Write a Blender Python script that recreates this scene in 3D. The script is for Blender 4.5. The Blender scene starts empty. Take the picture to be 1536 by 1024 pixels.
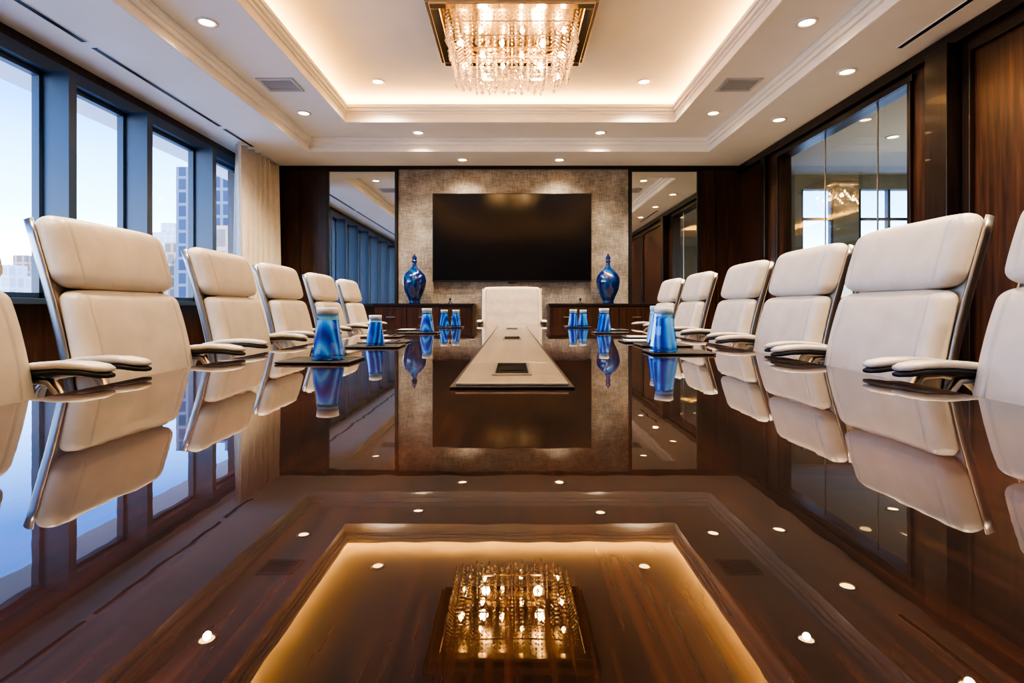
import bpy, bmesh, math, random
from mathutils import Vector, Matrix
random.seed(7)
S = bpy.context.scene
COL = S.collection

# ------------------------------------------------------------ materials
def newmat(name):
    m = bpy.data.materials.new(name); m.use_nodes = True
    nt = m.node_tree
    b = nt.nodes['Principled BSDF']
    return m, nt, b
def setp(b, **k):
    names = dict(col='Base Color', rough='Roughness', metal='Metallic', spec='Specular IOR Level', coat='Coat Weight',
                 coatr='Coat Roughness', coatior='Coat IOR', trans='Transmission Weight', ior='IOR', ecol='Emission Color', estr='Emission Strength',
                 sheen='Sheen Weight', alpha='Alpha', sss='Subsurface Weight')
    for a, v in k.items():
        if a in ('col', 'ecol'): v = (*v, 1)
        b.inputs[names[a]].default_value = v
def simple(name, col, rough=.5, **k):
    m, nt, b = newmat(name); setp(b, col=col, rough=rough, **k); return m
def N(nt, t, **k):
    n = nt.nodes.new(t)
    for a, v in k.items():
        if a in n.inputs.keys(): n.inputs[a].default_value = v
        else: setattr(n, a, v)
    return n
def ramp(nt, stops):
    r = nt.nodes.new('ShaderNodeValToRGB')
    e = r.color_ramp.elements
    while len(e) < len(stops): e.new(.5)
    for i, (p, c) in enumerate(stops):
        e[i].position = p; e[i].color = (*c, 1)
    return r
def noise_mat(name, stops, scale, mapscale=(1, 1, 1), detail=5, rough=.5, bump=0, bumpd=.01, dist=0, **k):
    m, nt, b = newmat(name)
    tc = N(nt, 'ShaderNodeTexCoord'); mp = N(nt, 'ShaderNodeMapping'); mp.inputs['Scale'].default_value = mapscale
    nz = N(nt, 'ShaderNodeTexNoise', Scale=scale, Detail=detail, Distortion=dist)
    r = ramp(nt, stops)
    L = nt.links
    L.new(tc.outputs['Object'], mp.inputs[0]); L.new(mp.outputs[0], nz.inputs['Vector'])
    L.new(nz.outputs['Fac'], r.inputs[0]); L.new(r.outputs[0], b.inputs['Base Color'])
    if bump:
        bp = N(nt, 'ShaderNodeBump', Strength=bump, Distance=bumpd)
        L.new(nz.outputs['Fac'], bp.inputs['Height']); L.new(bp.outputs[0], b.inputs['Normal'])
    setp(b, rough=rough, **k)
    return m

M_ceil = noise_mat('ceiling_paint', [(.3, (.84, .815, .775)), (.7, (.87, .845, .805))], 3, rough=.7)
M_wood = noise_mat('wall_walnut', [(.3, (.016, .0058, .0032)), (.55, (.044, .0165, .0082)), (.75, (.078, .031, .0155))], 6,
                   (6, 6, .35), detail=8, rough=.32, dist=.6, coat=.25, coatr=.25)
M_wood_dk = noise_mat('trim_espresso', [(.3, (.008, .005, .004)), (.7, (.020, .010, .007))], 6, (6, 6, .35), detail=6, rough=.3, coat=.2)
m, nt, b = newmat('table_lacquer'); M_table = m; L = nt.links
tc = N(nt, 'ShaderNodeTexCoord')
mp1 = N(nt, 'ShaderNodeMapping'); mp1.inputs['Scale'].default_value = (1.6, .35, 1)
mp2 = N(nt, 'ShaderNodeMapping'); mp2.inputs['Scale'].default_value = (90, 3.5, 1)
n1 = N(nt, 'ShaderNodeTexNoise', Scale=3.0, Detail=4, Distortion=.8); n2 = N(nt, 'ShaderNodeTexNoise', Scale=1.8, Detail=5, Distortion=.2)
L.new(tc.outputs['Object'], mp1.inputs[0]); L.new(tc.outputs['Object'], mp2.inputs[0]); L.new(mp1.outputs[0], n1.inputs['Vector']); L.new(mp2.outputs[0], n2.inputs['Vector'])
mm = N(nt, 'ShaderNodeMath', operation='MULTIPLY_ADD'); mm.inputs[1].default_value = .6
m2 = N(nt, 'ShaderNodeMath', operation='MULTIPLY'); m2.inputs[1].default_value = .4
L.new(n2.outputs['Fac'], m2.inputs[0]); L.new(n1.outputs['Fac'], mm.inputs[0]); L.new(m2.outputs[0], mm.inputs[2])
r = ramp(nt, [(.36, (.004, .0012, .0007)), (.46, (.017, .0048, .0019)), (.55, (.040, .0115, .0042)), (.66, (.076, .024, .0085))])
L.new(mm.outputs[0], r.inputs[0]); L.new(r.outputs[0], b.inputs['Base Color'])
setp(b, rough=.5, spec=.04, coat=1.0, coatr=.008, coatior=1.43)
nz = N(nt, 'ShaderNodeTexNoise', Scale=22, Detail=1); bp = N(nt, 'ShaderNodeBump', Strength=.006, Distance=.01)
L.new(tc.outputs['Object'], nz.inputs['Vector']); L.new(nz.outputs['Fac'], bp.inputs['Height']); L.new(bp.outputs[0], b.inputs['Coat Normal'])

M_leather = noise_mat('cream_leather', [(.3, (.66, .59, .485)), (.7, (.74, .67, .56))], 14, detail=6, rough=.38, bump=.35, bumpd=.008, spec=.45)
M_steel = noise_mat('brushed_steel', [(.3, (.52, .505, .48)), (.7, (.68, .665, .63))], 20, (1, .05, 1), rough=.31, metal=1)
M_chrome = simple('polished_aluminium', (.50, .48, .45), .28, metal=1)
M_black = simple('black_plastic', (.012, .012, .013), .4)
M_dark = simple('dark_rubber', (.02, .02, .022), .55)
M_mull = simple('window_metal', (.038, .064, .105), .35, spec=.6)
M_white = simple('white_paper', (.82, .82, .80), .7)
M_carpet = noise_mat('carpet', [(.3, (.20, .16, .12)), (.7, (.32, .27, .21))], 60, rough=.95, bump=.4)
M_curtain = noise_mat('curtain_linen', [(.3, (.82, .75, .62)), (.7, (.90, .84, .72))], 30, (1, 1, .3), rough=.85)
M_plaster = simple('beige_plaster', (.55, .50, .43), .8)
M_plaster2 = simple('grey_green_plaster', (.30, .30, .25), .8)
M_screen = simple('tv_screen', (.005, .005, .007), .16, spec=.35)
M_gold = simple('champagne_gold', (.60, .49, .34), .22, metal=1)
M_mirror = simple('smoked_mirror', (.80, .80, .74), .02, metal=1)
M_vase = noise_mat('cobalt_glaze', [(.3, (.001, .008, .06)), (.5, (.001, .020, .15)), (.62, (.0, .09, .22)), (.8, (.002, .02, .19))], 5, (1, 1, .4),
                   detail=5, rough=.06, dist=2, coat=1, coatr=.03)
def emis(name, col, s):
    m, nt, b = newmat(name); setp(b, col=(0, 0, 0), ecol=col, estr=s); return m
M_led = emis('cove_led', (1, .50, .13), 18)
M_lamp = emis('downlight_lens', (1, .62, .27), 7)
M_bulb = emis('chandelier_bulb', (1, .60, .24), 22)

m, nt, b = newmat('woven_wallpaper'); M_paper = m
tc = N(nt, 'ShaderNodeTexCoord')
outs = []
for sc in ((80, 1, 6), (6, 1, 80), (2, 2, 2)):
    mp = N(nt, 'ShaderNodeMapping'); mp.inputs['Scale'].default_value = sc
    nz = N(nt, 'ShaderNodeTexNoise', Scale=1.6, Detail=4)
    nt.links.new(tc.outputs['Object'], mp.inputs[0]); nt.links.new(mp.outputs[0], nz.inputs['Vector']); outs.append(nz.outputs['Fac'])
a1 = N(nt, 'ShaderNodeMath', operation='ADD'); a2 = N(nt, 'ShaderNodeMath', operation='ADD')
nt.links.new(outs[0], a1.inputs[0]); nt.links.new(outs[1], a1.inputs[1]); nt.links.new(a1.outputs[0], a2.inputs[0]); nt.links.new(outs[2], a2.inputs[1])
dv = N(nt, 'ShaderNodeMath', operation='DIVIDE'); dv.inputs[1].default_value = 3; nt.links.new(a2.outputs[0], dv.inputs[0])
r = ramp(nt, [(.40, (.14, .122, .10)), (.5, (.26, .23, .195)), (.60, (.42, .38, .33))])
nt.links.new(dv.outputs[0], r.inputs[0]); nt.links.new(r.outputs[0], b.inputs['Base Color']); setp(b, rough=.45, metal=.15)

def pane(name, tint, base, k):
    m = bpy.data.materials.new(name); m.use_nodes = True; nt = m.node_tree; nt.nodes.clear()
    o = N(nt, 'ShaderNodeOutputMaterial'); mx = N(nt, 'ShaderNodeMixShader'); t = N(nt, 'ShaderNodeBsdfTransparent'); g = N(nt, 'ShaderNodeBsdfGlossy')
    t.inputs[0].default_value = (*tint, 1); g.inputs['Roughness'].default_value = .01; g.inputs[0].default_value = (.9, .95, .92, 1)
    lw = N(nt, 'ShaderNodeLayerWeight', Blend=.5); pw = N(nt, 'ShaderNodeMath', operation='POWER'); pw.inputs[1].default_value = 5
    ml = N(nt, 'ShaderNodeMath', operation='MULTIPLY_ADD'); ml.inputs[1].default_value = k; ml.inputs[2].default_value = base
    nt.links.new(lw.outputs['Facing'], pw.inputs[0]); nt.links.new(pw.outputs[0], ml.inputs[0])
    nt.links.new(ml.outputs[0], mx.inputs[0]); nt.links.new(t.outputs[0], mx.inputs[1]); nt.links.new(g.outputs[0], mx.inputs[2]); nt.links.new(mx.outputs[0], o.inputs[0])
    return m
M_pane = pane('window_glass', (.97, .99, 1.0), .02, .2)
M_part = pane('partition_glass', (.80, .86, .80), .16, .6)
M_tumbler = pane('tinted_tumbler_glass', (.42, .74, 1.0), .08, .7)

# blue liquid with light/dark swirls
m, nt, b = newmat('blue_liquid'); M_blue = m
tc = N(nt, 'ShaderNodeTexCoord'); wv = N(nt, 'ShaderNodeTexWave', Scale=11.0, Distortion=4.5, Detail=1.5)
mp = N(nt, 'ShaderNodeMapping'); mp.inputs['Scale'].default_value = (1, 1, .35); mp.inputs['Rotation'].default_value = (0, .35, 0)
nt.links.new(tc.outputs['Object'], mp.inputs[0]); nt.links.new(mp.outputs[0], wv.inputs[0])
r = ramp(nt, [(.05, (.0, .05, .45)), (.45, (.0, .22, .88)), (.78, (.04, .46, 1.0)), (.98, (.50, .84, 1.0))])
nt.links.new(wv.outputs['Fac'], r.inputs[0]); nt.links.new(r.outputs[0], b.inputs['Base Color'])
setp(b, rough=.05, trans=.25, ior=1.2, coat=.5)

m, nt, b = newmat('crystal'); M_crys = m
setp(b, col=(1, .80, .54), rough=.04, trans=.6, ior=1.5, coat=1, coatr=.03)

def facade(name, c1, c2, sx=1.0):
    m, nt, b = newmat(name)
    tc = N(nt, 'ShaderNodeTexCoord'); sp = N(nt, 'ShaderNodeSeparateXYZ'); ad = N(nt, 'ShaderNodeMath', operation='ADD'); cb = N(nt, 'ShaderNodeCombineXYZ')
    L = nt.links
    L.new(tc.outputs['Object'], sp.inputs[0]); L.new(sp.outputs[0], ad.inputs[0]); L.new(sp.outputs[1], ad.inputs[1]); L.new(ad.outputs[0], cb.inputs[0]); L.new(sp.outputs[2], cb.inputs[1])
    br = N(nt, 'ShaderNodeTexBrick', Scale=1.0 * sx)
    br.offset = 0; br.inputs['Color1'].default_value = (*c1, 1); br.inputs['Color2'].default_value = (*[x * 1.25 for x in c1], 1); br.inputs['Mortar'].default_value = (*c2, 1)
    br.inputs['Mortar Size'].default_value = .35; br.inputs['Brick Width'].default_value = 2.4; br.inputs['Row Height'].default_value = 3.2
    L.new(cb.outputs[0], br.inputs[0]); L.new(br.outputs[0], b.inputs['Base Color']); setp(b, rough=.6, spec=.1)
    return m
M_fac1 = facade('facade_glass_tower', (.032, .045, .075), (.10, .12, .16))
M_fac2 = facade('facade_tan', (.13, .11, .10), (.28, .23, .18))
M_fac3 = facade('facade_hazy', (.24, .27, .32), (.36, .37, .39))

# ------------------------------------------------------------ mesh helpers
class MB:
    def __init__(s): s.v = []; s.f = []; s.m = []; s.sm = []
    def add(s, v, f, mi=0, smooth=False):
        o = len(s.v); s.v += [tuple(p) for p in v]; s.f += [tuple(i + o for i in q) for q in f]
        s.m += [mi] * len(f); s.sm += [smooth] * len(f)
    def box(s, x0, x1, y0, y1, z0, z1, mi=0):
        s.add([(x0, y0, z0), (x1, y0, z0), (x1, y1, z0), (x0, y1, z0), (x0, y0, z1), (x1, y0, z1), (x1, y1, z1), (x0, y1, z1)],
              [(0, 3, 2, 1), (4, 5, 6, 7), (0, 1, 5, 4), (1, 2, 6, 5), (2, 3, 7, 6), (3, 0, 4, 7)], mi)
    def ring(s, inner, outer, z0, z1, mi=0):
        a, b, c, d = inner; A, B, C, D = outer
        s.box(A, B, C, c, z0, z1, mi); s.box(A, B, d, D, z0, z1, mi); s.box(A, a, c, d, z0, z1, mi); s.box(b, B, c, d, z0, z1, mi)
    def lathe(s, prof, seg=24, c=(0, 0, 0), mi=0, smooth=True, axis='z', cap=True):
        v = []; f = []
        n = len(prof)
        for r, z in prof:
            for k in range(seg):
                a = 2 * math.pi * k / seg
                p = (r * math.cos(a), r * math.sin(a), z)
                if axis == 'y': p = (p[0], p[2], p[1])
                if axis == 'x': p = (p[2], p[0], p[1])
                v.append((p[0] + c[0], p[1] + c[1], p[2] + c[2]))
        for i in range(n - 1):
            for k in range(seg):
                k2 = (k + 1) % seg
                f.append((i * seg + k, i * seg + k2, (i + 1) * seg + k2, (i + 1) * seg + k))
        s.add(v, f, mi, smooth)
        if cap:
            s.add([v[k] for k in range(seg)], [tuple(range(seg))], mi); s.add([v[(n - 1) * seg + k] for k in range(seg)], [tuple(range(seg))], mi)
    def rbox(s, h, r, n=(1, 1, 1), deform=None, mi=0, ex=()):
        ax = []
        for i in range(3):
            hh = h[i]; rr = min(r, hh)
            vals = [-hh + rr * k for k in (0, .13, .35, .65, 1)]
            vals += [-x for x in vals]
            if hh > rr: vals += [(-hh + rr) + (2 * (hh - rr)) * k / n[i] for k in range(n[i] + 1)]
            if i == 1: vals += list(ex)
            vals = sorted(vals); o = [vals[0]]
            for q in vals[1:]:
                if q - o[-1] > 1e-4: o.append(q)
            ax.append(o)
        idx = {}; V = []; F = []
        def vid(t):
            if t not in idx:
                p = [ax[i][t[i]] for i in range(3)]
                q = [max(-(h[i] - min(r, h[i])), min(h[i] - min(r, h[i]), p[i])) for i in range(3)]
                d = Vector(p) - Vector(q)
                if d.length > 1e-9:
                    p = Vector(q) + d.normalized() * min(r, d.length * 10)
                idx[t] = len(V); V.append(tuple(p))
            return idx[t]
        for i in range(3):
            j, k = (i + 1) % 3, (i + 2) % 3
            for side in (0, len(ax[i]) - 1):
                for a in range(len(ax[j]) - 1):
                    for c in range(len(ax[k]) - 1):
                        q = []
                        for (da, dc) in ((0, 0), (1, 0), (1, 1), (0, 1)):
                            t = [0, 0, 0]; t[i] = side; t[j] = a + da; t[k] = c + dc; q.append(vid(tuple(t)))
                        if side == 0: q.reverse()
                        F.append(q)
        if deform: V = [deform(*p) for p in V]
        s.add(V, F, mi, True)
    def sweep(s, path, w, t, y0=0, mi=0, ws=None):
        V = []; F = []; n = len(path); K = 12
        for i, (x, z) in enumerate(path):
            a = path[max(0, i - 1)]; c = path[min(n - 1, i + 1)]
            T = Vector((c[0] - a[0], c[1] - a[1])).normalized(); nx, nz = -T[1], T[0]
            sc = ws[i] if ws else 1
            for k in range(K):
                ang = 2 * math.pi * (k + .5) / K
                cu, su = math.cos(ang), math.sin(ang)
                u = math.copysign(abs(cu) ** .55, cu) * w / 2 * sc; q = math.copysign(abs(su) ** .55, su) * t / 2 * sc
                V.append((x + nx * q, y0 + u, z + nz * q))
        for i in range(n - 1):
            for k in range(K):
                k2 = (k + 1) % K; F.append((i * K + k, i * K + k2, (i + 1) * K + k2, (i + 1) * K + k))
        F.append(tuple(range(K))); F.append(tuple((n - 1) * K + k for k in range(K)))
        s.add(V, F, mi, True)
    def mesh(s, name, mats):
        me = bpy.data.meshes.new(name); me.from_pydata(s.v, [], s.f)
        for m in mats: me.materials.append(m)
        for p, mi, sm in zip(me.polygons, s.m, s.sm): p.material_index = mi; p.use_smooth = sm
        bm = bmesh.new(); bm.from_mesh(me); bmesh.ops.recalc_face_normals(bm, faces=bm.faces); bm.to_mesh(me); bm.free()
        return me
    def obj(s, name, mats, parent=None, bevel=0):
        return place(s.mesh(name, mats if isinstance(mats, (list, tuple)) else [mats]), name, parent, bevel)
def place(me, name, parent=None, bevel=0, loc=None):
    o = bpy.data.objects.new(name, me); COL.objects.link(o)
    if parent: o.parent = parent
    if loc: o.location = loc
    if bevel:
        b = o.modifiers.new('bevel', 'BEVEL'); b.width = bevel; b.segments = 3; b.limit_method = 'ANGLE'
    return o
def empty(name, loc=(0, 0, 0), rz=0):
    e = bpy.data.objects.new(name, None); e.empty_display_size = .1; e.location = loc; e.rotation_euler[2] = rz; COL.objects.link(e); return e
def bx(name, c, mat, bevel=0, parent=None):
    m = MB(); m.box(*c); return m.obj(name, mat, parent, bevel)
def light(name, kind, loc, energy, col, parent=None, rot=(0, 0, 0), **k):
    l = bpy.data.lights.new(name, kind); l.energy = energy; l.color = col
    for a, v in k.items(): setattr(l, a, v)
    o = bpy.data.objects.new(name, l); o.location = loc; o.rotation_euler = rot; COL.objects.link(o)
    if parent: o.parent = parent
    return o

# ------------------------------------------------------------ room dims
XL, XR, YB, YF, ZC = -3.7, 3.35, 8.0, -2.4, 3.0
Z1, Z2, Z3 = 3.18, 3.34, 3.5
bx('floor', (XL - .3, 7.4, YF - .2, YB + .7, -.15, 0), M_carpet)

c = MB(); OUT = (XL - .3, 7.4, YF - .2, YB + .7)
c.ring((-2.7, 2.62, -1.9, 7.25), OUT, ZC, Z1)
c.ring((-2.02, 1.98, -1.2, 6.6), OUT, Z1, Z2)
c.ring((-2.3, 2.26, -1.48, 6.9), OUT, Z2, Z3)
c.box(*OUT, Z3, Z3 + .2)
c.obj('ceiling', M_ceil)
t = MB()
def moulding(inner, steps):
    for (off, z0, z1) in steps:
        a, b_, c_, d_ = inner
        t.ring((a + off, b_ - off, c_ + off, d_ - off), (a - .001, b_ + .001, c_ - .001, d_ + .001), z0, z1)
moulding((-2.7, 2.62, -1.9, 7.25), [(.015, 3.0, 3.045), (.03, 3.09, 3.13), (.06, 3.13, 3.18)])
moulding((-2.02, 1.98, -1.2, 6.6), [(.02, 3.165, 3.21), (.015, 3.27, 3.30), (.04, 3.30, 3.335), (.055, 3.335, 3.375)])
t.obj('trim_1', M_ceil, bevel=.006)
t = MB(); t.box(XL, XR, YB - .05, YB, 2.955, 3.0)
t.obj('trim_2', M_wood_dk)
l = MB()
l.box(-2.19, 2.15, 6.74, 6.77, 3.345, 3.36); l.box(-2.19, 2.15, -1.37, -1.34, 3.345, 3.36)
l.box(-2.20, -2.17, -1.3, 6.7, 3.345, 3.36); l.box(2.13, 2.16, -1.3, 6.7, 3.345, 3.36)
l.obj('cove_light_strip', M_led)

# back wall
m = MB(); m.box(XL - .3, 3.5, YB, YB + .2, 0, ZC, 0); m.box(-1.66, 1.70, YB - .012, YB, 0, 2.955, 1)
m.obj('wall_back', [M_wood, M_paper])
def mirror(x0, x1):
    e = empty('wall_mirror', ((x0 + x1) / 2, YB, 0)); w = (x1 - x0) / 2
    m = MB(); m.box(-w + .03, w - .03, -.03, -.02, .98, 2.93); m.obj('mirror_glass', M_mirror, e)
    m = MB(); m.box(-w, -w + .035, -.05, 0, .95, 2.955); m.box(w - .035, w, -.05, 0, .95, 2.955); m.box(-w + .035, w - .035, -.05, 0, .95, .985); m.box(-w + .035, w - .035, -.05, 0, 2.92, 2.955)
    m.obj('frame', M_black, e)
mirror(-2.70, -1.67); mirror(1.71, 2.73)
t = MB()
for x in (-3.1, 2.98):
    t.box(x - .01, x + .01, YB - .012, YB, .1, 2.95)
t.obj('trim_3', M_wood_dk)

# left wall + windows
w = MB(); w.box(XL - .2, XL, YF - .2, YB, 0, .96); w.box(XL - .2, XL, YF - .2, YB, 2.9, ZC); w.box(XL - .2, XL, 7.5, YB, .96, 2.9); w.box(XL - .2, XL, YF - .2, -1.9, .96, 2.9)
w.obj('wall_left', M_wood)
bx('trim_4', (XL - .22, XL + .14, -1.9, 7.5, .96, 1.005), M_mull, .005)
bx('trim_5', (XL - .02, XL + .05, -1.9, 7.5, 2.80, 2.9), M_mull, .004)
def quad(m, pts_): m.add(pts_, [(0, 1, 2, 3)])
mull = [-1.9, -.6, .5, 1.55, 2.55, 3.50, 4.37, 5.30, 6.45, 7.5]
for i in range(len(mull) - 1):
    e = empty('window_%d' % (i + 1)); a, b_ = mull[i], mull[i + 1]
    m = MB(); m.box(XL - .08, XL + .19, b_ - .04, b_ + .04, 1.005, 2.81)
    m.box(XL - .08, XL - .02, a + .04, a + .07, 1.005, 2.81); m.box(XL - .08, XL - .02, b_ - .07, b_ - .04, 1.005, 2.81)
    m.box(XL - .08, XL - .02, a + .04, b_ - .04, 1.005, 1.05); m.box(XL - .08, XL - .02, a + .04, b_ - .04, 2.76, 2.81)
    m.obj('frame', M_mull, e)
    m = MB(); quad(m, [(XL - .05, a + .06, 1.04), (XL - .05, b_ - .06, 1.04), (XL - .05, b_ - .06, 2.77), (XL - .05, a + .06, 2.77)]); m.obj('glass', M_pane, e)
bx('exterior_overhang', (XL - .8, XL - .31, YF - .2, YB + 1, 2.95, 3.12), M_ceil)  # white overhang slab outdoors above the windows, separate from the room ceiling

def slot(x, y0, y1):
    m = MB(); m.box(x - .028, x - .022, y0, y1, ZC - .006, ZC - .0003, 1); m.box(x + .022, x + .028, y0, y1, ZC - .006, ZC - .0003, 1); m.box(x - .022, x + .022, y0, y1, ZC - .003, ZC - .0003, 0)
    m.obj('air_slot_diffuser', [M_black, M_ceil])
slot(-3.32, -1.5, 4.25); slot(-3.32, 4.35, 6.22); slot(-3.32, 6.32, 7.0); slot(3.08, 2.8, 4.35)
Mv1 = simple('vent_grey', (.55, .55, .54), .5); Mv2 = simple('vent_dark', (.32, .32, .32), .6)
def vent(x, y):
    m = MB(); m.ring((-.15, .15, -.13, .13), (-.18, .18, -.16, .16), Z1 - .012, Z1 - .0005)
    for k in range(9):
        yy = -.12 + k * .03; m.box(-.15, .15, yy - .006, yy + .006, Z1 - .01, Z1 - .0005)
    m.box(-.15, .15, -.13, .13, Z1 - .003, Z1 - .0005, 1)
    o = m.obj('air_vent', [Mv1, Mv2]); o.location = (x, y, 0)
vent(-2.33, 5.5); vent(2.28, 5.5); vent(-2.33, 1.2); vent(2.28, 1.2)

# curtain
m = MB(); V = []; F = []
n = 200; zs = [0.02, .8, 1.6, 2.3, 2.985]
for i in range(n + 1):
    u = i / n; y = 6.74 + u * 1.18
    for z in zs:
        am = .075 * (1.0 - .2 * z / 3)
        V.append((-3.40 + am * math.sin(u * 2 * math.pi * 7.5 + .3 * math.sin(z)) + .015 * math.sin(u * 40 + z), y + .015 * math.cos(u * 2 * math.pi * 15), z))
for i in range(n):
    for k in range(len(zs) - 1):
        q = len(zs); F.append((i * q + k, (i + 1) * q + k, (i + 1) * q + k + 1, i * q + k + 1))
m.add(V, F, 0, True)
o = m.obj('curtain', M_curtain); sd = o.modifiers.new('s', 'SOLIDIFY'); sd.thickness = .006

# right wall
w = MB(); GY0, GY1, GZ0, GZ1 = 4.6, 6.85, .95, 2.82
w.box(XR, XR + .15, YF - .2, GY0, 0, ZC); w.box(XR, XR + .15, GY1, YB, 0, ZC); w.box(XR, XR + .15, GY0, GY1, 0, GZ0); w.box(XR, XR + .15, GY0, GY1, GZ1, ZC)
w.obj('wall_right', M_wood)
t = MB()
t.box(XR - .06, XR, YF, YB, 2.9, 2.998)
t.box(XR - .03, XR, GY0 - .06, GY1 + .06, GZ1, GZ1 + .06); t.box(XR - .03, XR, GY0 - .06, GY1 + .06, GZ0 - .06, GZ0)
t.box(XR - .03, XR, GY0 - .04, GY0, GZ0, GZ1); t.box(XR - .03, XR, GY1, GY1 + .06, GZ0, GZ1)
t.box(XR - .13, XR, 4.05, 4.27, 0, 2.9)
t.box(XR - .05, XR, 7.15, 7.28, 0, 2.9)
def pframe(y0, y1, z0, z1, w_=.07, d=.035):
    t.box(XR - d, XR, y0, y0 + w_, z0, z1); t.box(XR - d, XR, y1 - w_, y1, z0, z1); t.box(XR - d, XR, y0 + w_, y1 - w_, z0, z0 + w_); t.box(XR - d, XR, y0 + w_, y1 - w_, z1 - w_, z1)
pframe(2.0, 4.03, .12, 2.86); pframe(-.1, 1.95, .12, 2.86); pframe(-2.2, -.15, .12, 2.86)
t.obj('trim_6', M_wood_dk, bevel=.006)
g = empty('window_10')
for k, (a, b_) in enumerate(((4.6, 5.08), (5.1, 5.93), (5.95, 6.85))):
    m = MB(); X = XR + .055; quad(m, [(X, a, GZ0), (X, b_, GZ0), (X, b_, GZ1), (X, a, GZ1)]); m.obj('glass_%d' % k, M_part, g)
m = MB(); m.box(XR + .05, XR + .06, 5.084, 5.096, GZ0, GZ1); m.box(XR + .05, XR + .06, 5.934, 5.946, GZ0, GZ1); m.obj('joints', M_steel, g)

# rear wall
bx('wall_front', (XL - .3, 3.5, YF - .2, YF, 0, ZC), M_plaster)
d = empty('door_1', (1.9, YF, 0))
m = MB(); m.box(-.5, .5, .0, .045, .01, 2.2); m.obj('leaf', M_wood, d)
m = MB(); m.box(-.58, -.5, 0, .06, 0, 2.28); m.box(.5, .58, 0, .06, 0, 2.28); m.box(-.5, .5, 0, .06, 2.2, 2.28); m.obj('jamb', M_wood_dk, d)
m = MB(); m.lathe([(.012, .045), (.012, .1)], 12, (.42, 0, 1.02), axis='y'); m.box(.30, .43, .09, .11, 1.01, 1.03); m.obj('handle', M_chrome, d)

# adjacent room
m = MB(); EX0, EX1, EY0, EY1 = XR + .15, 7.2, 2.2, 8.5
m.box(EX1, EX1 + .15, EY0, EY1 + .1, 0, ZC); m.box(EX0, EX1, EY0 - .15, EY0, 0, ZC)
m.obj('wall_east', M_plaster2)
m = MB()
m.box(EX0, 4.5, EY1, EY1 + .15, 0, ZC); m.box(5.0, 5.4, EY1, EY1 + .15, 0, ZC); m.box(6.4, EX1 + .15, EY1, EY1 + .15, 0, ZC)
m.box(4.5, 5.0, EY1, EY1 + .15, 0, .9); m.box(4.5, 5.0, EY1, EY1 + .15, 2.78, ZC); m.box(5.4, 6.4, EY1, EY1 + .15, 0, .9); m.box(5.4, 6.4, EY1, EY1 + .15, 2.78, ZC)
m.obj('wall_north', M_plaster2)
m = MB()
for x in (4.5, 4.97, 5.4, 5.86, 6.37): m.box(x, x + .04, EY1 + .02, EY1 + .1, .9, 2.78)
m.box(4.5, 5.0, EY1 + .02, EY1 + .1, 2.3, 2.34); m.box(5.4, 6.4, EY1 + .02, EY1 + .1, 2.3, 2.34)
m.obj('window_11', M_mull)
pl = empty('pendant_lamp', (5.3, 6.3, 0)); m = MB(); m.lathe([(.05, 2.98), (.05, 3.0)], 16); m.lathe([(.006, 2.7), (.006, 2.98)], 8); m.obj('stem', M_black, pl)
m = MB(); m.lathe([(.16, 2.45), (.16, 2.7)], 24); m.obj('shade', emis('pendant_glow', (1, .93, .8), 1.0), pl)
light('pendant_light', 'POINT', (0, 0, 2.35), 12, (1, .85, .65), pl, shadow_soft_size=.12)

# ------------------------------------------------------------ downlights
dm = MB()
dm.lathe([(.082, 0), (.082, -.008), (.062, -.012), (.055, 0)], 28, mi=0, cap=False)
dm.lathe([(.056, -.003), (.0001, -.003)], 28, mi=1, cap=False)
dme = dm.mesh('downlight', [simple('downlight_trim', (.8, .78, .74), .35), M_lamp])
def downlight(x, y, z, en=58, size=1.0):
    e = empty('recessed_downlight', (x, y, z)); o = place(dme, 'fitting', e)
    light('lamp', 'SPOT', (0, 0, -.03), en, (1, .82, .61), e, spot_size=math.radians(130), spot_blend=.9, shadow_soft_size=.03)
for x in (-.69, .66): downlight(x, 7.62, ZC, 24)
for x in (-1.2, 1.13): downlight(x, 7.0, Z1)
for y in (6.3, 4.3, 2.4, .5):
    downlight(-2.40, y, Z1); downlight(2.32, y, Z1)
for x in (-1.52, 1.5):
    for y in (6.2, 3.4, .8): downlight(x, y, Z3)
for y in (6.0, 4.78, 3.5, 2.2, .6): downlight(2.93, y, ZC, 28)
for (x, y) in ((4.6, 4.6), (4.6, 6.6), (6.0, 4.6), (6.0, 6.8)): downlight(x, y, ZC, 10)

# ------------------------------------------------------------ chandelier
ch = empty('chandelier', (0, 4.85, 0))
m = MB()
m.box(-.60, .60, -.50, .50, 3.44, 3.498); m.ring((-.60, .60, -.50, .50), (-.70, .70, -.60, .60), 3.37, 3.43); m.ring((-.58, .58, -.48, .48), (-.66, .66, -.56, .56), 3.32, 3.37)
m.box(-.6, .6, -.5, .5, 3.40, 3.44)
m.obj('frame', M_gold, ch, bevel=.008)
m = MB()
def bead(x, y, z, r, h):
    m.add([(x, y, z + h), (x + r, y, z), (x, y + r, z), (x - r, y, z), (x, y - r, z), (x, y, z - h)],
          [(0, 1, 2), (0, 2, 3), (0, 3, 4), (0, 4, 1), (5, 2, 1), (5, 3, 2), (5, 4, 3), (5, 1, 4)])
def strand(x, y, zt, zb):
    z = zt
    while z > zb + .03:
        bead(x, y, z, .0105, .0125); z -= .034
    bead(x, y, zb + .005, .015, .026)
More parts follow.
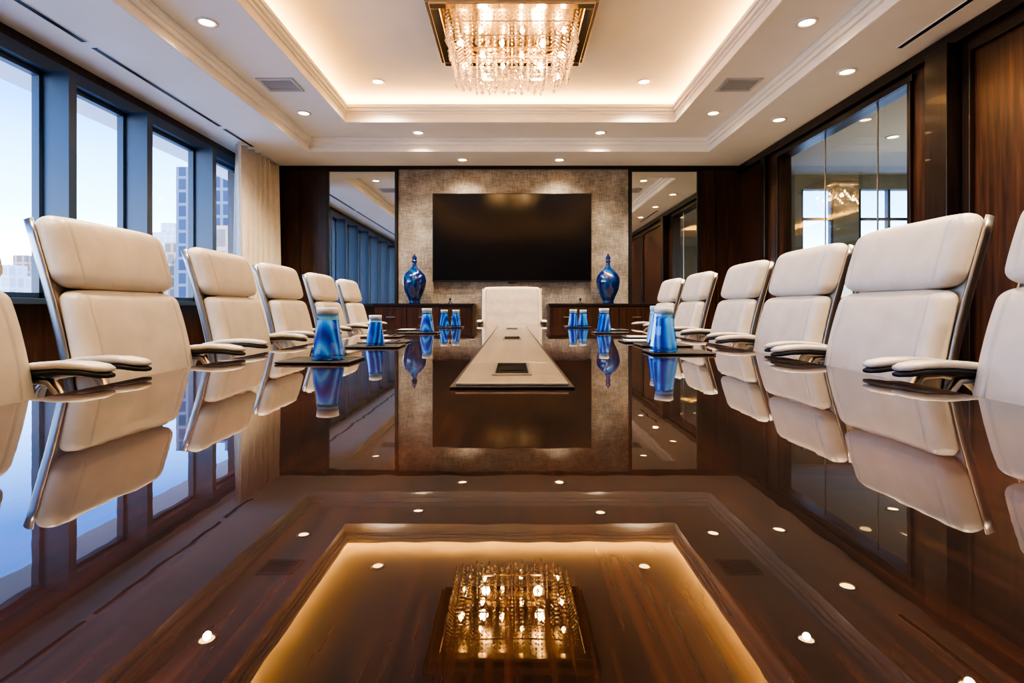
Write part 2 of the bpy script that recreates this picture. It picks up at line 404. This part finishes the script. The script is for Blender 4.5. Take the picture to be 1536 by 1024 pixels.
for (hx, hy, zt, zb, step) in ((.53, .44, 3.35, 3.09, .048), (.46, .37, 3.33, 3.03, .058), (.39, .31, 3.31, 2.97, .06), (.28, .22, 3.30, 2.935, .06), (.15, .12, 3.28, 2.91, .065)):
    nx = int(2 * hx / step); ny = int(2 * hy / step)
    for i in range(nx + 1):
        x = -hx + 2 * hx * i / nx
        for s in (-1, 1): strand(x, s * hy, zt, zb + random.uniform(-.025, .03))
    for i in range(1, ny):
        y = -hy + 2 * hy * i / ny
        for s in (-1, 1): strand(s * hx, y, zt, zb + random.uniform(-.025, .03))
m.obj('crystal_strands', M_crys, ch)
m = MB()
for (hx, hy, z) in ((.53, .44, 3.35), (.53, .44, 3.24), (.46, .37, 3.16), (.39, .31, 3.09), (.28, .22, 3.04)):
    m.ring((-hx + .004, hx - .004, -hy + .004, hy - .004), (-hx - .004, hx + .004, -hy - .004, hy + .004), z, z + .008)
m.obj('tier_frames', M_gold, ch)
m = MB()
for i in range(6):
    for j in range(4):
        x = -.43 + i * .172; y = -.33 + j * .22
        m.lathe([(.004, 0), (.016, .011), (.018, .027), (.009, .05), (.001, .058)], 10, (x, y, 3.10 + .10 * ((i + j) % 2)))
m.obj('bulbs', M_bulb, ch)
for i in (-1, 1):
    for j in (-1, 1):
        light('chandelier_lamp', 'POINT', (i * .24, j * .2, 3.18), 3, (1, .68, .34), ch, shadow_soft_size=.04)

# ------------------------------------------------------------ table
TB = empty('conference_table')
def hw(y): return 1.05 - .012 * (3.9 - y) ** 2
ys = [-.65 + 6.4 * k / 60 for k in range(61)]
right = []
for y in ys:
    x = hw(y)
    for e_ in (5.75 - y, y + .65):
        if e_ < .12: x -= .12 - math.sqrt(max(0, .12 ** 2 - (.12 - e_) ** 2))
    right.append((x, y))
pts = right + [(-x, y) for x, y in reversed(right)]
m = MB(); n = len(pts)
V = [(x, y, .75) for x, y in pts] + [(x, y, .69) for x, y in pts]
m.add(V, [tuple(range(n)), tuple(range(2 * n - 1, n - 1, -1))] + [(i, (i + 1) % n, n + (i + 1) % n, n + i) for i in range(n)])
m.obj('top', M_table, TB, bevel=.008)
m = MB()
for y in (.9, 4.2):
    m.box(-.35, .35, y - .5, y + .5, .05, .69); m.box(-.4, .4, y - .55, y + .55, 0, .05)
m.obj('pedestals', M_wood_dk, TB, bevel=.01)
CT = empty('cable_management_strip', (0, 0, .75))
m = MB(); m.box(-.139, .139, 1.21, 5.40, 0.0005, .006); m.obj('border', M_black, CT, bevel=.002)
m = MB(); z0, z1 = .006, .012
boxes = [1.36, 2.9, 4.3]
yy = 1.225; PW = .127
for b0 in boxes:
    m.box(-PW, PW, yy, b0, z0, z1)
    m.box(-PW, -.05, b0, b0 + .3, z0, z1); m.box(.05, PW, b0, b0 + .3, z0, z1)
    yy = b0 + .3
    m.box(-PW, PW, yy, yy + .04, z0, z1); yy += .045
m.box(-PW, PW, yy, 5.38, z0, z1)
m.obj('plates', M_steel, CT, bevel=.0015)
m = MB()
for b0 in boxes:
    m.ring((-.042, .042, b0 + .02, b0 + .28), (-.05, .05, b0, b0 + .3), z0, .016)
m.obj('hatch_rims', M_chrome, CT, bevel=.001)
m = MB()
for b0 in boxes:
    m.box(-.042, .042, b0 + .02, b0 + .28, .006, .0075)
    m.box(-.03, .03, b0 + .15, b0 + .19, .0075, .009)
m.obj('sockets', simple('socket_black', (.004, .004, .004), .7, spec=.1), CT)

# ------------------------------------------------------------ chairs
def bpx(z):
    return -.165 - (z - .5) * .20 + .018 * math.sin((z - .5) / .7 * math.pi * 1.2)
def chair_parts(W=.46, head=True, top=1.20):
    P = {}
    hy = W / 2
    def cushion(z0, z1, hy_, T, bul, r, grooves=True, tuft=False):
        m = MB(); hz = (z1 - z0) / 2; zc = (z0 + z1) / 2; gx = hy_ - .045
        ex = []
        if grooves:
            for s in (-1, 1): ex += [s * gx - .010, s * gx - .003, s * gx, s * gx + .003, s * gx + .010]
        def df(x, y, z):
            f = max(0, 1 - (y / hy_) ** 2) * max(0, 1 - (z / hz) ** 2)
            X = x
            if x > 0:
                X += bul * f ** .5
                if grooves and abs(abs(y) - gx) < .0015 and x > T - .004: X -= .010 * min(1, (hz - abs(z)) / .05)
                if tuft: X -= .008 * (0.5 + .5 * math.cos(z / hz * math.pi * 5)) * (1 - abs(y / hy_) ** 3)
            Y = y * (1 - .035 * (abs(z) / hz) ** 4)
            Z = zc + z - .010 * (abs(y) / hy_) ** 4 * (z / hz)
            X += .02 * (y / hy_) ** 2
            return (bpx(Z) - T + X, Y, Z)
        m.rbox((T, hy_, hz), r, (1, 12, 14), df, 0, ex)
        return m
    if head:
        P['back_cushion'] = cushion(.47, .985, hy, .036, .014, .030).mesh('back_cushion', [M_leather])
        P['headrest'] = cushion(.982, top, hy, .042, .016, .038).mesh('headrest', [M_leather])
    else:
        P['back_cushion'] = cushion(.47, top, hy, .05, .016, .04, True, True).mesh('back_cushion', [M_leather])
    m = MB(); hz = (top - .03 - .45) / 2; zc = (top - .03 + .45) / 2
    m.rbox((.013, hy - .004, hz), .012, (1, 6, 14), lambda x, y, z: (bpx(zc + z) - .084 + x + .02 * (y / hy) ** 2, y * (1 - .03 * (abs(z) / hz) ** 4), zc + z))
    P['back_shell'] = m.mesh('back_shell', [M_leather])
    m = MB(); zz = [.42 + (top - .02 - .42) * k / 16 for k in range(17)]
    for s in (-1, 1):
        m.sweep([(bpx(z) - .074 + .018, z) for z in zz], .010, .026, s * (hy - .001), 0)
    m.sweep([(bpx(.60) - .105, .52), (bpx(.60) - .11, .60), (bpx(.7) - .105, .70)], .12, .02, 0)
    P['back_frame'] = m.mesh('back_frame', [M_chrome])
    m = MB()
    m.rbox((.21, hy, .045), .04, (10, 10, 1), lambda x, y, z: (x + .01, y, .455 + z + (.012 * (1 - (y / hy) ** 2) if z > 0 else 0) - .03 * max(0, (x - .10) / .11) ** 2))
    P['seat'] = m.mesh('seat', [M_leather])
    m = MB(); m.rbox((.17, .17, .02), .015, (1, 1, 1), lambda x, y, z: (x + .0, y, .393 + z)); m.sweep([(-.13, .39), (-.21, .40), (-.26, .46), (-.285, .56)], .07, .02, 0)
    P['seat_mechanism'] = m.mesh('seat_mechanism', [M_dark])
    ap = [(-.325, .700), (-.30, .742), (-.265, .766), (-.20, .779), (-.13, .784), (-.07, .782), (-.03, .776), (-.01, .772)]
    pad = MB(); sup = MB()
    for s in (-1, 1):
        y = s * (hy + .018)
        pad.sweep([(x, z + .007) for x, z in ap[1:]], .058, .020, y, 0, ws=[.7, .95, 1, 1, 1, .92, .55])
        sup.sweep([(x, z - .009) for x, z in ap[1:]], .056, .018, y, 0, ws=[.8, 1, 1, 1, 1, .92, .55])
        sup.sweep([(-.33, .66), (-.315, .71), (-.275, .742), (-.21, .752), (-.16, .748), (-.13, .71), (-.12, .60), (-.13, .50), (-.15, .42)], .026, .018, y * .985, 1)
        sup.sweep([(-.15, .415), (-.10, .405), (-.02, .40)], .03, .016, y * .9, 1)
    P['armrest_pads'] = pad.mesh('armrest_pads', [M_leather])
    P['armrest_frame'] = sup.mesh('armrest_frame', [M_dark, M_chrome])
    m = MB(); m.lathe([(.028, .12), (.028, .24)], 16); m.lathe([(.018, .24), (.018, .385)], 16); m.lathe([(.045, .07), (.05, .09), (.035, .13)], 20)
    for k in range(5):
        a = 2 * math.pi * k / 5 + .3; R = Matrix.Rotation(a, 4, 'Z')
        q = MB(); q.sweep([(.03, .10), (.13, .092), (.25, .072)], .04, .03, 0, 0, ws=[1.1, .9, .6])
        m.add([R @ Vector(p) for p in q.v], q.f, 0, True)
        q = MB()
        for yy in (-.014, .014): q.lathe([(.001, yy - .009), (.028, yy - .009), (.028, yy + .009), (.001, yy + .009)], 14, (.25, 0, .028), axis='y')
        q.lathe([(.008, .028), (.008, .075)], 8, (.245, 0, 0))
        m.add([R @ Vector(p) for p in q.v], q.f, 1, True)
    P['star_base'] = m.mesh('star_base', [M_chrome, M_dark])
    return P
CP = chair_parts(); HP = chair_parts(.68, False, 1.178)
def chair(x, y, rz, P=CP):
    e = empty('conference_chair', (x, y, 0), rz)
    for k, me in P.items(): place(me, k, e)
for x, y in ((.985, 1.10), (.975, 1.74), (1.045, 2.58), (1.12, 3.38), (1.17, 4.26), (1.22, 5.16)):
    chair(-x, y, math.radians(random.uniform(-2, 2)))
for x, y in ((.95, 1.12), (.925, 1.70), (.985, 2.40), (1.05, 3.20), (1.09, 4.12), (1.14, 5.02)):
    chair(x, y, math.pi + math.radians(random.uniform(-2, 2)))
chair(.0, 5.98, -math.pi / 2, HP)

# ------------------------------------------------------------ carafes + trays
gm = MB()
gm.lathe([(.0545, .001), (.0545, .006), (.053, .02), (.047, .06), (.041, .10), (.036, .148), (.0355, .150)], 10, cap=False, smooth=False)
gme = gm.mesh('glass_body', [M_tumbler])
bm2 = MB(); bm2.lathe([(.001, 0), (.0535, 0), (.0535, .004), (.001, .006)], 10, cap=False, smooth=False); bme = bm2.mesh('glass_foot', [M_blue])
cm = MB(); cm.lathe([(.0335, .138), (.0335, .151), (.0355, .1515), (.036, .164), (.037, .170), (.034, .172), (.001, .172)], 32, cap=False); cme = cm.mesh('paper_cap', [M_white])
lq = MB(); lq.lathe([(.001, .007), (.050, .009), (.0495, .02), (.0435, .06), (.038, .095), (.035, .130), (.001, .130)], 20, cap=False); lqe = lq.mesh('blue_liquid', [M_blue])
def carafe(x, y, s=1.0, z=.7602):
    e = empty('blue_glass_carafe', (x, y, z), random.uniform(0, 6)); e.scale = (s, s, s)
    place(gme, 'glass_body', e); place(cme, 'paper_cap', e); place(lqe, 'blue_liquid', e); place(bme, 'glass_foot', e)
tm = MB(); tm.rbox((.12, .095, .0035), .003, (1, 1, 1), lambda x, y, z: (x, y, z + .0045)); tme = tm.mesh('tray', [M_black])
rm = MB(); rm.ring((-.113, .113, -.088, .088), (-.118, .118, -.093, .093), .0075, .0095); rme = rm.mesh('tray_rim', [M_chrome])
nm = MB(); nm.box(-.10, .02, -.07, .05, .0085, .0125); nme = nm.mesh('notepad', [M_white])
pm = MB(); pm.lathe([(.001, -.07), (.004, -.065), (.004, .065), (.001, .07)], 10, (.065, 0, .0125), axis='y'); pme = pm.mesh('pen', [M_chrome])
def tray(x, y, note=False, rz=0):
    e = empty('desk_tray', (x, y, .75), rz)
    place(tme, 'base', e); place(rme, 'rim', e)
    if note: place(nme, 'notepad', e); place(pme, 'pen', e)
for (x, y, s) in [(-.62, 1.84, 1.0), (-.63, 2.52, .80), (-.61, 3.92, .98), (-.62, 5.0, .9), (-.52, 5.07, .9),
        (.60, 2.16, 1.0), (.70, 2.62, 1.05), (.66, 3.92, .98), (.56, 5.0, .92), (.66, 5.07, .9)]:
    carafe(x, y, s)
for (x, y, nn) in [(-.64, 1.84, False), (-.63, 2.54, False), (-.66, 2.84, True), (-.64, 3.92, False), (-.80, 3.4, True), (-.57, 5.04, False), (.66, 2.18, False), (.72, 2.62, False), (.70, 2.90, True), (.70, 3.92, False), (.80, 3.3, True), (.61, 5.04, False), (-.80, 4.4, True), (.80, 4.4, True)]:
    tray(x, y, nn)

# ------------------------------------------------------------ credenzas, vases, tv
def credenza(x0, x1):
    e = empty('credenza', ((x0 + x1) / 2, YB - .25, 0)); w_ = (x1 - x0) / 2
    m = MB(); m.box(-w_ + .02, w_ - .02, -.22, .22, .08, .96); m.box(-w_ + .05, w_ - .05, -.18, .2, 0, .08); m.obj('carcass', M_wood, e)
    m = MB(); m.box(-w_, w_, -.25, .225, .96, .995); m.obj('top', M_wood_dk, e, bevel=.004)
    m = MB(); k = 3
    for i in range(k):
        a = -w_ + .03 + i * (2 * w_ - .06) / k; b_ = a + (2 * w_ - .06) / k - .01
        m.box(a, b_, -.24, -.22, .10, .94)
    m.obj('doors', M_wood, e, bevel=.004)
    m = MB()
    for i in range(k):
        a = -w_ + .03 + (i + .5) * (2 * w_ - .06) / k; m.box(a - .06, a + .06, -.255, -.24, .80, .815)
    m.obj('handles', M_chrome, e)
credenza(-1.92, -.52); credenza(.50, 1.98)
vm = MB()
prof = [(.001, 0), (.075, 0), (.085, .012), (.075, .03), (.10, .09), (.14, .18), (.162, .27), (.165, .33), (.15, .39), (.11, .445), (.06, .49), (.032, .52), (.028, .56), (.032, .585),
        (.045, .592), (.034, .602), (.026, .615), (.038, .632), (.030, .655), (.010, .675), (.014, .69), (.001, .705)]
def smooth_prof(pr, it=2):
    for _ in range(it):
        q = [pr[0]]
        for a, b_ in zip(pr[:-1], pr[1:]):
            q += [(a[0] * .75 + b_[0] * .25, a[1] * .75 + b_[1] * .25), (a[0] * .25 + b_[0] * .75, a[1] * .25 + b_[1] * .75)]
        q.append(pr[-1]); pr = q
    return pr
vm.lathe(smooth_prof(prof, 1), 40, cap=False)
vme = vm.mesh('blue_vase', [M_vase])
place(vme, 'blue_vase', loc=(-1.37, 7.68, .995)); place(vme, 'blue_vase', loc=(1.35, 7.68, .995))
for x in (-.86, .95):
    m = MB(); m.lathe([(.03, 0), (.03, .01), (.008, .014), (.008, .05)], 16); m.lathe([(.012, .045), (.018, .06), (.012, .075)], 12)
    m.obj('desk_microphone', M_black).location = (x, 7.60, .995)
tv = empty('television', (0, YB - .014, 0))
m = MB(); m.box(-1.15, 1.15, -.09, -.03, 1.315, 2.59); m.box(-.4, .4, -.03, 0, 1.6, 2.3); m.obj('housing', M_black, tv, bevel=.006)
m = MB(); m.box(-1.138, 1.138, -.093, -.088, 1.335, 2.578); m.obj('screen', M_screen, tv)
m = MB(); m.box(-.05, .05, -.13, -.04, 1.285, 1.315); m.lathe([(.022, -.14), (.022, -.12)], 16, (0, 0, 1.31), axis='y'); m.obj('conference_camera', M_black, tv)

# ------------------------------------------------------------ city outside
def bld(name, p0, p1, ptop, Y, depth, mat, extra=None):
    m = MB(); x0 = (p0 - 767) / 820 * Y; x1 = (p1 - 767) / 820 * Y; z = .93 + (462 - ptop) / 820 * Y
    m.box(x0, x1, Y, Y + depth, -60, z)
    m.box(x0 + (x1 - x0) * .2, x0 + (x1 - x0) * .7, Y + depth * .2, Y + depth * .7, z, z + .02 * Y)
    m.obj(name, mat)
bld('glass_skyscraper', 263, 300, 250, 130, 14, M_fac1)
bld('glass_skyscraper', 318, 362, 262, 128, 14, M_fac1)
bld('office_tower', 324, 372, 338, 80, 10, M_fac2)
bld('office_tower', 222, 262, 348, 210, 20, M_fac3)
bld('apartment_block', 232, 262, 378, 150, 12, M_fac2)
bld('apartment_block', 0, 42, 398, 180, 12, M_fac2)
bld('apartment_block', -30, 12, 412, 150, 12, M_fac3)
m = MB()
p = -900
while p < 420:
    wd = random.uniform(14, 40); top = random.uniform(398, 440); Y = random.uniform(260, 330)
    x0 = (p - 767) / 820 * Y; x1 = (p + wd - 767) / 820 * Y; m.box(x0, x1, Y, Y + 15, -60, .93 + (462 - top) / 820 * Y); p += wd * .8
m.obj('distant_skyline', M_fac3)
bx('ground_city', (-900, 400, -300, 900, -61, -60), simple('hazy_ground', (.35, .38, .40), .9))

# ------------------------------------------------------------ world + sun
wd = bpy.data.worlds.new('sky'); S.world = wd; wd.use_nodes = True; nt = wd.node_tree
bg = nt.nodes['Background']; tc = N(nt, 'ShaderNodeTexCoord'); sp = N(nt, 'ShaderNodeSeparateXYZ')
r = ramp(nt, [(0, (.95, .97, 1.0)), (.05, (.66, .80, 1.0)), (.14, (.17, .38, .80)), (.28, (.035, .14, .46)), (.6, (.05, .17, .50))])
nt.links.new(tc.outputs['Generated'], sp.inputs[0]); nt.links.new(sp.outputs[2], r.inputs[0]); nt.links.new(r.outputs[0], bg.inputs[0])
bg.inputs[1].default_value = 3.4
light('sun', 'SUN', (0, 0, 30), 3.0, (1, .93, .82), rot=(math.radians(48), 0, math.radians(35)), angle=.01)
for (y0, y1) in ((-1.9, 2.5), (2.5, 7.5)):
    o = light('window_portal', 'AREA', (XL - .1, (y0 + y1) / 2, 1.9), 1, (1, 1, 1), rot=(0, -math.pi / 2, 0), shape='RECTANGLE')
    o.data.size = 1.8; o.data.size_y = y1 - y0
    o.data.cycles.is_portal = True

# ------------------------------------------------------------ camera
cd = bpy.data.cameras.new('camera'); cam = bpy.data.objects.new('camera', cd); COL.objects.link(cam)
cam.location = (0, 0, .93); cam.rotation_euler = (math.pi / 2, 0, 0)
cd.sensor_width = 36; cd.lens = 36 * 820 / 1536; cd.shift_y = -50 / 1536; cd.clip_start = .02; cd.clip_end = 3000
S.camera = cam
S.view_settings.view_transform = 'AgX'
try: S.view_settings.look = 'AgX - High Contrast'
except Exception: pass
S.view_settings.exposure = 1.65
